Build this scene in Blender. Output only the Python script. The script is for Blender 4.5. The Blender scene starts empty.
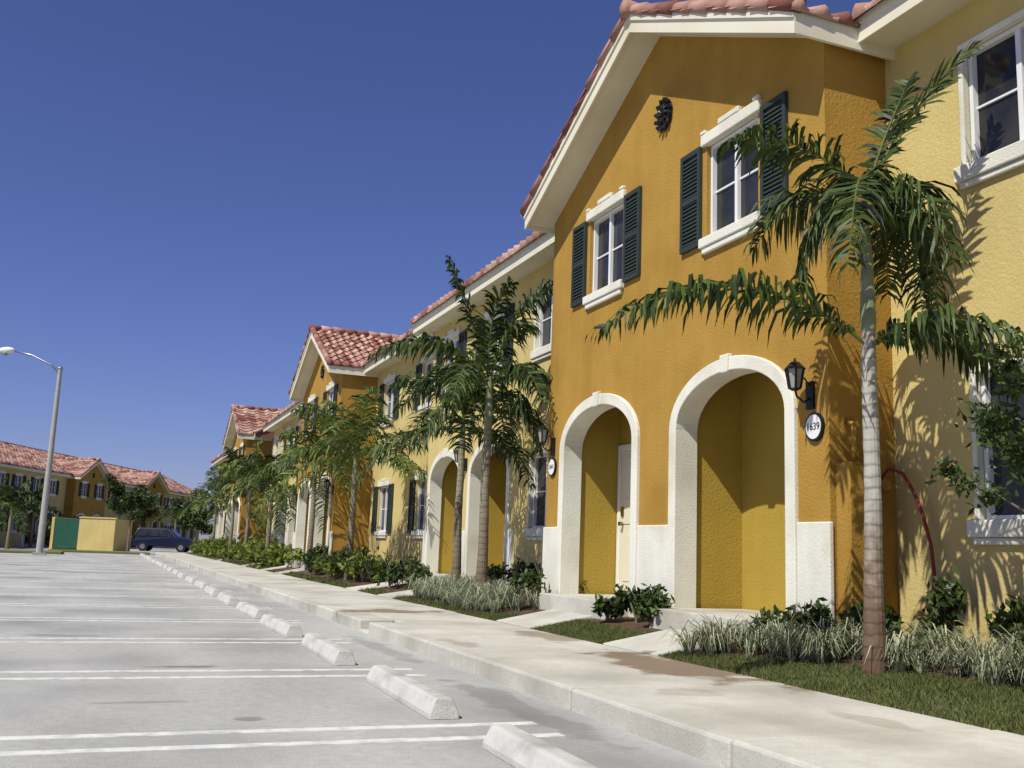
import bpy, math, random
import numpy as np
from mathutils import Vector, Matrix
from mathutils.geometry import tessellate_polygon
random.seed(7); rng=np.random.default_rng(7)
SC=bpy.context.scene
def lin(c):
    c=c/255.0
    return c/12.92 if c<=0.04045 else ((c+0.055)/1.055)**2.4
def S(r,g,b,k=1.0): return (lin(r)*k,lin(g)*k,lin(b)*k,1)
# ------------------------------------------------------------ materials
def mat(name,c1,c2=None,scale=3.0,rough=0.8,bump=0.0,bscale=40.0,detail=6,island=None,metal=0,transl=0.0,spec=0.3,c3=None,scale3=0.4,coat=0.0,streak=0.0):
    m=bpy.data.materials.new(name); m.use_nodes=True
    nt=m.node_tree; N=nt.nodes; L=nt.links
    b=N['Principled BSDF']; b.inputs['Roughness'].default_value=rough
    b.inputs['Metallic'].default_value=metal
    b.inputs['Specular IOR Level'].default_value=spec
    b.inputs['Coat Weight'].default_value=coat
    b.inputs['Base Color'].default_value=c1
    tc=N.new('ShaderNodeTexCoord'); out=None
    if c2 is not None:
        r=N.new('ShaderNodeValToRGB')
        r.color_ramp.elements[0].color=c1; r.color_ramp.elements[1].color=c2
        if island:
            g=N.new('ShaderNodeNewGeometry'); L.new(g.outputs['Random Per Island'],r.inputs[0])
        else:
            n=N.new('ShaderNodeTexNoise'); n.inputs['Scale'].default_value=scale; n.inputs['Detail'].default_value=detail
            n.inputs['Roughness'].default_value=0.65
            L.new(tc.outputs['Object'],n.inputs['Vector']); L.new(n.outputs['Fac'],r.inputs[0])
            r.color_ramp.elements[0].position=0.3; r.color_ramp.elements[1].position=0.7
        out=r.outputs[0]
        if c3 is not None:
            n3=N.new('ShaderNodeTexNoise'); n3.inputs['Scale'].default_value=scale3; n3.inputs['Detail'].default_value=8
            L.new(tc.outputs['Object'],n3.inputs['Vector'])
            r3=N.new('ShaderNodeValToRGB'); r3.color_ramp.elements[0].position=0.46; r3.color_ramp.elements[1].position=0.68
            r3.color_ramp.elements[0].color=(0,0,0,1); r3.color_ramp.elements[1].color=(1,1,1,1)
            L.new(n3.outputs['Fac'],r3.inputs[0])
            mx=N.new('ShaderNodeMixRGB'); L.new(r3.outputs[0],mx.inputs[0]); L.new(out,mx.inputs[1]); mx.inputs[2].default_value=c3
            out=mx.outputs[0]
        if streak>0:
            mp=N.new('ShaderNodeMapping'); mp.inputs['Scale'].default_value=(3.5,3.5,0.35); L.new(tc.outputs['Object'],mp.inputs[0])
            n4=N.new('ShaderNodeTexNoise'); n4.inputs['Scale'].default_value=1.4; n4.inputs['Detail'].default_value=5; L.new(mp.outputs[0],n4.inputs['Vector'])
            r4=N.new('ShaderNodeMapRange'); r4.inputs[1].default_value=0.35; r4.inputs[2].default_value=0.7; r4.inputs[3].default_value=1.0; r4.inputs[4].default_value=1.0-streak
            L.new(n4.outputs['Fac'],r4.inputs[0])
            mx=N.new('ShaderNodeMixRGB'); mx.blend_type='MULTIPLY'; mx.inputs[0].default_value=1; L.new(out,mx.inputs[1]); L.new(r4.outputs[0],mx.inputs[2]); out=mx.outputs[0]
        L.new(out,b.inputs['Base Color'])
    if bump>0:
        n2=N.new('ShaderNodeTexNoise'); n2.inputs['Scale'].default_value=bscale; n2.inputs['Detail'].default_value=4
        L.new(tc.outputs['Object'],n2.inputs['Vector'])
        bp=N.new('ShaderNodeBump'); bp.inputs['Strength'].default_value=bump; bp.inputs['Distance'].default_value=0.02
        L.new(n2.outputs['Fac'],bp.inputs['Height']); L.new(bp.outputs[0],b.inputs['Normal'])
    if transl>0:
        t=N.new('ShaderNodeBsdfTranslucent')
        if out: L.new(out,t.inputs[0])
        else: t.inputs[0].default_value=c1
        ms=N.new('ShaderNodeMixShader'); ms.inputs[0].default_value=transl
        L.new(b.outputs[0],ms.inputs[1]); L.new(t.outputs[0],ms.inputs[2])
        L.new(ms.outputs[0],N['Material Output'].inputs['Surface'])
    return m
def stain_mat(name,c1,c2,c3,spots,stain,scale=8,bump=0.2,bscale=60,scale3=0.5,speck=0.0,patch=0.0,pscale=(0.35,0.35,0.35)):
    m=mat(name,c1,c2,scale=scale,bump=bump,bscale=bscale,c3=c3,scale3=scale3,rough=0.9,spec=0.2)
    nt=m.node_tree;N=nt.nodes;L=nt.links;b=N['Principled BSDF']
    cur=b.inputs['Base Color'].links[0].from_socket
    tc=N.new('ShaderNodeTexCoord')
    nz=N.new('ShaderNodeTexNoise'); nz.inputs['Scale'].default_value=2.6; nz.inputs['Detail'].default_value=6
    L.new(tc.outputs['Object'],nz.inputs['Vector'])
    def mul(vec,sc,lo,hi,a,bv,det=3):
        nonlocal cur
        ns=N.new('ShaderNodeTexNoise'); ns.inputs['Scale'].default_value=sc; ns.inputs['Detail'].default_value=det; L.new(vec,ns.inputs['Vector'])
        mr=N.new('ShaderNodeMapRange'); mr.inputs[1].default_value=lo; mr.inputs[2].default_value=hi; mr.inputs[3].default_value=a; mr.inputs[4].default_value=bv
        L.new(ns.outputs['Fac'],mr.inputs[0]); mx=N.new('ShaderNodeMixRGB'); mx.blend_type='MULTIPLY'; mx.inputs[0].default_value=1
        L.new(cur,mx.inputs[1]); L.new(mr.outputs[0],mx.inputs[2]); cur=mx.outputs[0]
    if speck>0: mul(tc.outputs['Object'],110,.3,.7,1-speck,1+speck*.6)
    if patch>0:
        mp=N.new('ShaderNodeMapping'); mp.inputs['Scale'].default_value=pscale; L.new(tc.outputs['Object'],mp.inputs[0])
        mul(mp.outputs[0],1.0,.38,.66,1.04,1-patch,7)
    for (x,y,rx,ry,st) in spots:
        mp=N.new('ShaderNodeMapping'); mp.inputs['Location'].default_value=(-x/rx,-y/ry,0); mp.inputs['Scale'].default_value=(1/rx,1/ry,0)
        L.new(tc.outputs['Object'],mp.inputs[0])
        ln=N.new('ShaderNodeVectorMath'); ln.operation='LENGTH'; L.new(mp.outputs[0],ln.inputs[0])
        a=N.new('ShaderNodeMath'); a.operation='MULTIPLY_ADD'; a.inputs[1].default_value=2.4; a.inputs[2].default_value=-1.2
        L.new(nz.outputs['Fac'],a.inputs[0])
        s=N.new('ShaderNodeMath'); s.operation='ADD'; L.new(ln.outputs['Value'],s.inputs[0]); L.new(a.outputs[0],s.inputs[1])
        mr=N.new('ShaderNodeMapRange'); mr.inputs[1].default_value=0.7; mr.inputs[2].default_value=1.0; mr.inputs[3].default_value=st; mr.inputs[4].default_value=0
        L.new(s.outputs[0],mr.inputs[0])
        mx=N.new('ShaderNodeMixRGB'); L.new(mr.outputs[0],mx.inputs[0]); L.new(cur,mx.inputs[1]); mx.inputs[2].default_value=stain
        cur=mx.outputs[0]
    L.new(cur,b.inputs['Base Color'])
    return m

M={}
M['mustard']=mat('mustard_stucco',S(167,130,60),S(176,139,68),scale=1.6,rough=0.95,bump=0.4,bscale=38,spec=0.1,c3=S(158,122,55),scale3=0.9,streak=.08)
M['niche']=mat('ochre_stucco',S(164,138,58),S(172,146,66),scale=1.6,rough=0.95,bump=0.35,bscale=38,spec=0.1,streak=.05)
M['pale']=mat('pale_yellow_stucco',S(203,183,120),S(210,191,128),scale=1.6,rough=0.95,bump=0.38,bscale=38,spec=0.1,c3=S(196,175,112),scale3=0.8,streak=.08)
M['trim']=mat('cream_stucco_trim',S(222,220,204),S(228,226,212),scale=3,rough=0.9,bump=0.25,bscale=50,spec=0.1,c3=S(206,202,182),scale3=1.2,streak=.08)
M['fascia']=mat('cream_paint',S(220,214,190),S(226,221,200),scale=2,rough=0.6,c3=S(210,202,176),scale3=1.0)
M['frame']=mat('white_aluminium',S(224,224,222),rough=0.4)
M['glass']=mat('window_glass',(0.010,0.011,0.013,1),(0.05,0.048,0.045,1),scale=1.1,rough=0.05,spec=0.4)
M['shutter']=mat('dark_green_shutter',S(44,53,50),S(52,61,57),scale=4,rough=0.6)
M['iron']=mat('black_iron',(0.012,0.012,0.013,1),rough=0.4)
M['lglass']=mat('frosted_glass',S(150,150,140),rough=0.2)
M['signw']=mat('white_sign',S(228,228,226),rough=0.4)
M['door']=mat('cream_door',S(214,208,184),rough=0.5)
M['brass']=mat('brass',(0.3,0.2,0.06,1),rough=0.3,metal=1)
M['tile']=mat('clay_roof_tile',S(120,72,62),S(196,160,142),island=True,rough=0.9,bump=0.2,bscale=30,spec=.15)
M['rooff']=mat('roof_underlay',S(130,88,78),rough=0.9)
M['asphalt']=stain_mat('asphalt',S(164,164,159),S(184,183,177),S(152,152,149),
    [(0.75,9.0,0.35,0.10,0.6),(0.3,7.1,0.4,0.06,0.3),(1.2,14.2,0.35,0.15,0.4),(-0.3,11.8,0.4,0.15,0.35),(.9,6.35,.1,.1,.5),(1.0,17,.4,.2,.35),(2.75,6.6,.18,1.6,.35),(2.8,10.5,.14,1.5,.3)],S(84,84,80),scale=14,bump=0.35,bscale=90,speck=.14,patch=.16,pscale=(.9,.3,1))
M['stripe']=mat('worn_white_paint',S(222,222,216),S(202,203,198),scale=22,rough=0.8,c3=S(176,177,173),scale3=7)
M['concrete']=stain_mat('sidewalk_concrete',S(188,185,173),S(203,200,188),S(172,167,154),
    [(4.55,7.5,0.45,1.3,0.85),(3.9,14.1,0.9,0.35,0.75),(4.6,10.2,0.3,0.8,0.6),(3.3,9.5,.15,.5,.35),(3.8,6.1,.3,.2,.3),(4.3,5,.12,.5,.3)],S(116,97,74),scale=9,bump=0.25,bscale=70,scale3=0.9,speck=.08,patch=.14,pscale=(1.2,.8,1))
M['stop']=mat('precast_concrete',S(182,181,174),S(198,197,190),scale=8,bump=0.3,bscale=60,rough=0.9,c3=S(156,154,147),scale3=3)
M['soil']=mat('mulch',S(66,48,36),S(100,80,60),scale=30,bump=0.6,bscale=50,rough=1)
M['lawn']=mat('lawn',S(60,66,36),S(88,90,54),scale=12,rough=1)
M['farg']=mat('far_ground',S(100,106,66),S(132,130,96),scale=0.3,rough=1)
M['blade']=mat('grass_blade',S(52,66,28),S(124,128,72),island=True,rough=0.7,transl=0.2)
M['clump']=mat('liriope_blade',S(66,80,46),S(186,188,152),island=True,rough=0.6,transl=0.2)
M['clumpg']=mat('grey_grass_blade',S(100,112,80),S(180,182,152),island=True,rough=0.6,transl=0.2)
M['palm']=mat('palm_leaf',S(24,40,20),S(86,104,46),island=True,rough=0.5,transl=0.2,spec=0.3)
M['palmy']=mat('young_palm_leaf',S(38,60,26),S(116,132,60),island=True,rough=0.5,transl=0.28,spec=0.3)
M['rachis']=mat('palm_rachis',S(98,106,52),rough=0.5)
M['shaft']=mat('palm_crownshaft',S(104,118,80),S(150,152,122),scale=6,rough=0.5)
M['leafd']=mat('shrub_leaf_dark',S(28,44,22),S(80,98,44),island=True,rough=0.5,transl=0.15,spec=0.3)
M['leafl']=mat('shrub_leaf',S(52,72,26),S(134,146,60),island=True,rough=0.5,transl=0.25)
M['bark']=mat('bark',S(100,88,74),S(138,124,106),scale=12,bump=0.5,bscale=30,rough=0.95)
M['conc_pole']=mat('concrete_pole',S(156,154,148),S(172,170,164),scale=3,rough=0.8)
M['green']=mat('green_gate',S(36,86,70),S(44,96,78),scale=3,rough=0.6)
M['carp']=mat('car_paint',S(16,26,54),rough=0.35,spec=0.4)
M['rubber']=mat('tyre',(0.015,0.015,0.015,1),rough=0.8)
M['chrome']=mat('alloy',(0.4,0.4,0.42,1),rough=0.4,metal=1)
M['redl']=mat('tail_lamp',(0.3,0.01,0.01,1),rough=0.3)
M['hose']=mat('red_hose',S(132,50,40),rough=0.5)
def trunk_mat(name,ca,cb,cc,hi,ringk=0.6):
    m=bpy.data.materials.new(name); m.use_nodes=True
    N=m.node_tree.nodes;L=m.node_tree.links;b=N['Principled BSDF'];b.inputs['Roughness'].default_value=0.9
    tc=N.new('ShaderNodeTexCoord'); sp=N.new('ShaderNodeSeparateXYZ'); L.new(tc.outputs['Object'],sp.inputs[0])
    r=N.new('ShaderNodeValToRGB'); mr=N.new('ShaderNodeMapRange'); mr.inputs[1].default_value=0; mr.inputs[2].default_value=hi
    nz=N.new('ShaderNodeTexNoise'); nz.inputs['Scale'].default_value=9; nz.inputs['Detail'].default_value=6; L.new(tc.outputs['Object'],nz.inputs['Vector'])
    ad=N.new('ShaderNodeMath'); ad.operation='MULTIPLY_ADD'; ad.inputs[1].default_value=1.6; ad.inputs[2].default_value=-0.8
    L.new(nz.outputs['Fac'],ad.inputs[0]); a2=N.new('ShaderNodeMath'); L.new(ad.outputs[0],a2.inputs[0]); L.new(sp.outputs[2],a2.inputs[1])
    L.new(a2.outputs[0],mr.inputs[0]); L.new(mr.outputs[0],r.inputs[0])
    e=r.color_ramp.elements; e[0].color=ca; e[1].color=cc; e[1].position=0.62
    x=e.new(0.3); x.color=cb
    w=N.new('ShaderNodeTexWave'); w.bands_direction='Z'; w.inputs['Scale'].default_value=3.4; w.inputs['Distortion'].default_value=3.2; w.inputs['Detail'].default_value=4; w.inputs['Detail Scale'].default_value=1.6
    L.new(tc.outputs['Object'],w.inputs['Vector'])
    cr=N.new('ShaderNodeValToRGB'); cr.color_ramp.elements[0].color=(0.4,0.37,0.33,1); cr.color_ramp.elements[0].position=0.0; cr.color_ramp.elements[1].position=0.22
    L.new(w.outputs['Fac'],cr.inputs[0])
    mx=N.new('ShaderNodeMixRGB'); mx.blend_type='MULTIPLY'; mx.inputs[0].default_value=ringk; L.new(r.outputs[0],mx.inputs[1]); L.new(cr.outputs[0],mx.inputs[2])
    L.new(mx.outputs[0],b.inputs['Base Color'])
    bp=N.new('ShaderNodeBump'); bp.inputs['Strength'].default_value=0.6; bp.inputs['Distance'].default_value=0.02
    L.new(nz.outputs['Fac'],bp.inputs['Height']); L.new(bp.outputs[0],b.inputs['Normal'])
    return m
M['ptrunk']=trunk_mat('palm_trunk',S(98,74,54),S(120,100,80),S(172,170,158),2.2)
M['ptrunk2']=trunk_mat('palm_trunk_grey',S(100,84,66),S(124,112,92),S(136,130,108),3.0)

# ------------------------------------------------------------ mesh builder
class MB:
    def __init__(s): s.v=[];s.f=[];s.m=[]
    def add(s,vs,fs,mi=0):
        o=len(s.v); s.v.extend([tuple(v) for v in vs])
        s.f.extend([tuple(i+o for i in f) for f in fs]); s.m.extend([mi]*len(fs))
    def box(s,x0,x1,y0,y1,z0,z1,mi=0):
        v=[(x0,y0,z0),(x1,y0,z0),(x1,y1,z0),(x0,y1,z0),(x0,y0,z1),(x1,y0,z1),(x1,y1,z1),(x0,y1,z1)]
        s.add(v,[(0,3,2,1),(4,5,6,7),(0,1,5,4),(1,2,6,5),(2,3,7,6),(3,0,4,7)],mi)
    def hexa(s,v,mi=0): s.add(v,[(0,3,2,1),(4,5,6,7),(0,1,5,4),(1,2,6,5),(2,3,7,6),(3,0,4,7)],mi)
    def tube(s,path,rad,n=8,mi=0,cap=True):
        P=[Vector(p) for p in path]; 
        if not hasattr(rad,'__len__'): rad=[rad]*len(P)
        vs=[];prev=None
        for i,p in enumerate(P):
            t=(P[min(i+1,len(P)-1)]-P[max(i-1,0)]).normalized()
            if prev is None:
                a=Vector((0,0,1)) if abs(t.z)<0.9 else Vector((1,0,0))
                u=t.cross(a).normalized()
            else: u=(prev-t*prev.dot(t)).normalized()
            prev=u; w=t.cross(u)
            for k in range(n):
                an=2*math.pi*k/n; vs.append(p+(u*math.cos(an)+w*math.sin(an))*rad[i])
        fs=[]
        for i in range(len(P)-1):
            for k in range(n): fs.append((i*n+k,i*n+(k+1)%n,(i+1)*n+(k+1)%n,(i+1)*n+k))
        if cap: fs.append(tuple(range(n-1,-1,-1))); fs.append(tuple((len(P)-1)*n+k for k in range(n)))
        s.add(vs,fs,mi)
    def wall(s,outline,holes,d0,d1,mi=0):
        loops=[outline]+holes
        tri=tessellate_polygon([[Vector((y,z,0)) for y,z in l] for l in loops])
        flat=[p for l in loops for p in l]
        s.add([(d0,y,z) for y,z in flat],[tuple(t) for t in tri],mi)
        for l in holes:
            n=len(l); s.add([(d0,y,z) for y,z in l]+[(d1,y,z) for y,z in l],[(i,(i+1)%n,n+(i+1)%n,n+i) for i in range(n)],mi)
    def build(s,name,mats,parent=None,smooth=False,bevel=0,loc=None):
        me=bpy.data.meshes.new(name); me.from_pydata(s.v,[],s.f)
        for m in mats: me.materials.append(M[m])
        if len(mats)>1: me.polygons.foreach_set('material_index',s.m)
        if smooth: me.polygons.foreach_set('use_smooth',[True]*len(me.polygons))
        me.update()
        o=bpy.data.objects.new(name,me); SC.collection.objects.link(o)
        if loc: o.location=loc
        if parent: o.parent=parent
        if bevel:
            b=o.modifiers.new('b','BEVEL'); b.width=bevel; b.segments=2; b.limit_method='ANGLE'; b.angle_limit=math.radians(40)
        return o
def empty(name,loc=(0,0,0),rot=0):
    e=bpy.data.objects.new(name,None); SC.collection.objects.link(e); e.location=loc; e.rotation_euler=(0,0,rot); e.empty_display_size=0.3; return e

# ------------------------------------------------------------ camera
psi=math.radians(21.6); th=math.radians(9.5); rho=math.radians(2.2)
CH=1.05
fw=Vector((math.sin(psi)*math.cos(th),math.cos(psi)*math.cos(th),math.sin(th)))
r0=Vector((math.cos(psi),-math.sin(psi),0)); u0=r0.cross(fw)
up=u0*math.cos(rho)-r0*math.sin(rho); rt=r0*math.cos(rho)+u0*math.sin(rho)
cam=bpy.data.cameras.new('camera'); cam.lens=36*1000/1024; cam.sensor_width=36; cam.clip_end=5000; cam.clip_start=0.05
co=bpy.data.objects.new('camera',cam); SC.collection.objects.link(co)
mt=Matrix.Identity(4)
for i in range(3): mt[i][0]=rt[i]; mt[i][1]=up[i]; mt[i][2]=-fw[i]
mt[0][3]=0;mt[1][3]=0;mt[2][3]=CH
co.matrix_world=mt; SC.camera=co
# ------------------------------------------------------------ light
EL=math.radians(52); AZ=math.radians(27)
hd=Vector((math.cos(EL)*math.cos(AZ),math.cos(EL)*math.sin(AZ),-math.sin(EL)))
sl=bpy.data.lights.new('sun','SUN'); sl.energy=5.0; sl.angle=math.radians(0.45); sl.color=(1,0.965,0.88)
so=bpy.data.objects.new('sun',sl); SC.collection.objects.link(so); so.rotation_euler=hd.to_track_quat('-Z','Y').to_euler(); so.location=(-20,-10,30)
w=bpy.data.worlds.new('World'); SC.world=w; w.use_nodes=True
N=w.node_tree.nodes;L=w.node_tree.links; bg=N['Background']
sk=N.new('ShaderNodeTexSky'); sk.sky_type='NISHITA'; sk.sun_disc=False; sk.sun_elevation=EL; sk.sun_rotation=math.atan2(-hd.x,-hd.y)
sk.air_density=0.95; sk.dust_density=0.3; sk.ozone_density=2.0
tn=N.new('ShaderNodeMixRGB'); tn.blend_type='MULTIPLY'; tn.inputs[0].default_value=1; tn.inputs[2].default_value=(0.84,0.84,1.36,1)
L.new(sk.outputs[0],tn.inputs[1]); L.new(tn.outputs[0],bg.inputs[0]); bg.inputs[1].default_value=0.068
SC.view_settings.view_transform='Standard'; SC.view_settings.look='None'; SC.view_settings.exposure=0

# ------------------------------------------------------------ ground
X0,X1=3.05,4.85
g=MB(); g.add([(-2500,-2500,-0.02),(2500,-2500,-0.02),(2500,2500,-0.02),(-2500,2500,-0.02)],[(0,1,2,3)]); g.build('ground',['farg'])
g=MB(); g.add([(-60,-25,0),(X0,-25,0),(X0,68,0),(-60,68,0)],[(0,1,2,3)])
g.add([(-60,68,0),(30,68,0),(30,95,0),(-60,95,0)],[(0,1,2,3)]); g.build('parking_lot',['asphalt'])
g=MB(); ST=2.74; Y0=5.75
for k in range(-4,22):
    for dy in (-0.2,0.2):
        y=Y0+k*ST+dy
        g.box(-3.6,2.6,y-0.05,y+0.05,0.0,0.004)
        g.box(-17,-11,y-0.05,y+0.05,0.0,0.004)
g.build('parking_markings',['stripe'])
for k in range(-3,21):
    yc=Y0+ST*(k+0.5)
    s_=MB(); w0,w1,h=0.10,0.065,0.125; l=0.9
    pr=[(-w0,0),(-w0,0.03),(-w1,h-0.015),(-w1+0.015,h),(w1-0.015,h),(w1,h-0.015),(w0,0.03),(w0,0)]
    n=len(pr); vs=[(a,-l,z) for a,z in pr]+[(a,l,z) for a,z in pr]
    vs=[(x,y*(1-0.03*z/h),z) for x,y,z in vs]
    s_.add(vs,[(i,i+1,n+i+1,n+i) for i in range(n-1)]+[tuple(range(n-1,-1,-1)),tuple(range(n,2*n))])
    o=s_.build('wheel_stop',['stop'],bevel=0.012,loc=(2.1+random.uniform(-.03,.03),yc+random.uniform(-.06,.06),0.003)); o.rotation_euler=(0,0,math.radians(random.uniform(-1.5,1.5)))
g=MB(); y=-8.0+1.1
while y<66:
    L_=1.9 
    dz=random.uniform(-0.004,0.004)
    if abs(y+L_/2-13.9)<0.95:
        g.box(X0+0.45,X1,y+0.005,y+L_-0.005,-0.05,0.15+dz)
        g.box(X0,X0+0.445,y+0.45,y+L_-0.005,-0.05,0.15+dz)
        g.box(X0,X0+0.445,y+0.005,y+0.445,-0.05,0.03)
    else:
        g.box(X0,X1,y+0.005,y+L_-0.005,-0.05,0.15+dz)
    y+=L_
g.build('sidewalk',['concrete'],bevel=0.02)
def gz(x): return float(np.interp(x,[4.8,5.4,6.2,7.0],[0.135,0.24,0.36,0.42]))
g=MB(); xs=[4.8,5.0,5.4,5.8,6.2,7.0]
vs=[];ys=[-10,0,10,20,30,45,68]
for yy in ys:
    for x in xs: vs.append((x,yy,gz(x)))
nx=len(xs)
g.add(vs,[(j*nx+i,j*nx+i+1,(j+1)*nx+i+1,(j+1)*nx+i) for j in range(len(ys)-1) for i in range(nx-1)]); g.build('lawn',['lawn'])
WALKS=[(8.3,9.45),(11.3,12.5),(17.6,18.7),(20.3,21.4),(30,31.1),(33,34.1),(38,39.1),(47,48.1)]
g=MB()
for a,b in WALKS:
    xe=6.1 if (a<14 or 29<a<35) else 6.6
    g.hexa([(X1+.005,a,0),(xe,a,0.1),(xe,b,0.1),(X1+.005,b,0),(X1+.005,a,0.158),(xe,a,gz(xe)+0.05),(xe,b,gz(xe)+0.05),(X1+.005,b,0.158)])
g.build('garden_path',['concrete'],bevel=0.01)
def bedx(y):
    return float(np.interp(y,[-5,3,5,6.2,7.4,8.1,8.3,9.5,10,11,11.3,12.6,13.2,16,70],[5.7,5.7,5.65,5.55,5.3,5.05,5.0,5.5,5.4,5.4,5.4,5.2,5.0,5.1,5.2]))
g=MB(); ys=np.arange(-8,66,0.25); vs=[];fs=[]
for y in ys:
    b=bedx(y)+0.06*math.sin(y*3.1)
    for t in np.linspace(0,1,5):
        x=b+(6.98-b)*t; vs.append((x,y,gz(x)+0.006))
for j in range(len(ys)-1):
    if any(a-0.0<ys[j]+0.12<b for a,b in WALKS): continue
    for i in range(4): fs.append((j*5+i,j*5+i+1,(j+1)*5+i+1,(j+1)*5+i))
g.add(vs,fs); g.build('planting_bed',['soil'])
def onwalk(y,mar=0.0): return any(a-mar<y<b+mar for a,b in WALKS)
def blades(name,n,yr,h,wd,matn,fx):
    V=[];F=[];c=0
    for _ in range(n):
        y=random.uniform(*yr)
        if onwalk(y,0.01): continue
        x0,x1=fx(y); 
        if x1<=x0: continue
        x=random.uniform(x0,x1); z=gz(x)
        a=random.uniform(0,6.283); pt=.75+.4*math.sin(x*7+math.sin(y*3)*2)*math.sin(y*5.3); hh=h*random.uniform(.4,1.2)*pt; ln=hh*random.uniform(.1,.9); b=random.uniform(0,6.283)
        dx,dy=math.cos(a)*wd,math.sin(a)*wd
        V+= [(x-dx,y-dy,z),(x+dx,y+dy,z),(x+math.cos(b)*ln,y+math.sin(b)*ln,z+hh)]; F.append((c,c+1,c+2)); c+=3
    m=MB(); m.v=V;m.f=F;m.m=[0]*len(F); return m.build(name,[matn])
blades('lawn_grass',70000,(2.5,14),0.05,0.004,'blade',lambda y:(X1-.03,bedx(y)+0.05))
blades('lawn_grass',14000,(14,45),0.06,0.008,'blade',lambda y:(X1-.02,bedx(y)+0.05))
def clumps(name,pts,matn,h=0.3,nb=45,wd=0.006):
    m=MB()
    for (x,y) in pts:
        z=gz(x); hh0=h*random.uniform(.5,1.25); nn=int(nb*random.uniform(.5,1.2))
        la=random.uniform(0,6.28); lx,ly=math.cos(la)*.25,math.sin(la)*.25
        for _ in range(nn):
            a=random.uniform(0,6.283); hh=hh0*random.uniform(.45,1.15); sp=hh*random.uniform(.2,1.3)
            dx,dy=math.cos(a)+lx,math.sin(a)+ly; px,py=-dy*wd,dx*wd
            bx,by=x+dx*0.04*random.random(),y+dy*0.04*random.random()
            p=[(0,0),(0.35*sp,0.65*hh),(0.75*sp,0.9*hh),(sp*1.15,hh*random.uniform(.2,.95))]
            vs=[]
            for i,(q,zz) in enumerate(p):
                k=[1,1,0.8,0.1][i]
                vs+=[(bx+dx*q-px*k,by+dy*q-py*k,z+zz),(bx+dx*q+px*k,by+dy*q+py*k,z+zz)]
            m.add(vs,[(0,1,3,2),(2,3,5,4),(4,5,7,6)])
    return m.build(name,[matn])
pts=[]
for _ in range(190):
    y=random.uniform(2.8,8.15); b=bedx(y); pts.append((b+random.uniform(0.0,0.6),y))
clumps('liriope_border',pts,'clump',h=0.27,nb=48,wd=.005)
pts=[(bedx(y)+random.uniform(0,0.6),y) for y in [random.uniform(12.9,17.3) for _ in range(110)]]
clumps('ornamental_grass',pts,'clumpg',h=0.33,nb=44)
def leafcloud(m,cx,cy,cz,rx,ry,rz,n,size,mi=0,shell=0.55):
    for _ in range(n):
        v=rng.normal(size=3); v/=np.linalg.norm(v); r=shell+(1-shell)*random.random()
        if random.random()<0.3: r*=random.random()
        lump=1+0.22*math.sin(v[0]*5+cx*3)*math.sin(v[1]*6+cy*2)+0.12*math.sin(v[2]*9+cx)
        p=Vector((cx+v[0]*rx*r*lump,cy+v[1]*ry*r*lump,cz+v[2]*rz*r*lump))
        a=Vector(rng.normal(size=3)+v*0.8).normalized(); b=a.cross(Vector(rng.normal(size=3))).normalized()
        s=size*random.uniform(.6,1.3)
        m.add([p-a*s,p+b*s*0.42,p+a*s,p-b*s*0.42],[(0,1,2,3)],mi)
def shrub(name,x,y,r,h,n,size,matn):
    m=MB(); z=gz(x) if 4.7<x<7 else 0
    for k in range(5):
        a=random.uniform(0,6.28); m.tube([(x,y,z),(x+math.cos(a)*r*.3,y+math.sin(a)*r*.3,z+h*.5),(x+math.cos(a)*r*.6,y+math.sin(a)*r*.6,z+h*.85)],[0.012,0.009,0.004],5,1)
    for k in range(6):
        a=random.uniform(0,6.28); q=r*random.uniform(.2,.75)
        leafcloud(m,x+math.cos(a)*q,y+math.sin(a)*q,z+h*random.uniform(.35,.75),r*.45,r*.45,h*.32,n//6,size,0,.3)
    return m.build(name,[matn,'bark'])
for (x,y,r,h) in [(5.7,9.9,0.3,0.42),(5.75,10.35,0.3,0.46),(5.6,10.75,0.28,0.34),(5.75,7.75,0.28,0.36),(5.85,7.35,0.26,0.46),(5.95,6.75,0.22,0.42),(6.3,6.3,0.25,0.66),(6.4,5.75,0.25,0.5),(6.2,6.9,0.2,0.32),(6.2,7.15,.18,.4),(6.1,5.3,.22,.4),(5.7,13.3,0.3,0.5),(6.3,13.2,0.3,0.45),(6.3,14.2,0.35,0.65),(6.4,15.2,0.35,0.6),(6.3,16.3,.35,.5)]:
    shrub('shrub',x,y,r,h,380,0.055,'leafd')
for (a,b) in [(18.9,20.1),(21.7,23.5),(24.0,29.5)]:
    y=a
    while y<b:
        shrub('hedge_shrub',random.uniform(5.3,5.75),y,random.uniform(.3,.5),random.uniform(.4,.8),420,0.07,random.choice(['leafl','leafl','leafd'])); y+=0.55
m=MB()
for _ in range(85):
    y=random.uniform(31,66)
    if onwalk(y,.2): continue
    x=random.uniform(5.2,6.2); leafcloud(m,x,y,gz(x)+random.uniform(.2,.5),0.5,0.6,random.uniform(.3,.5),230,0.11)
m.build('hedge',['leafl'])
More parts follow.
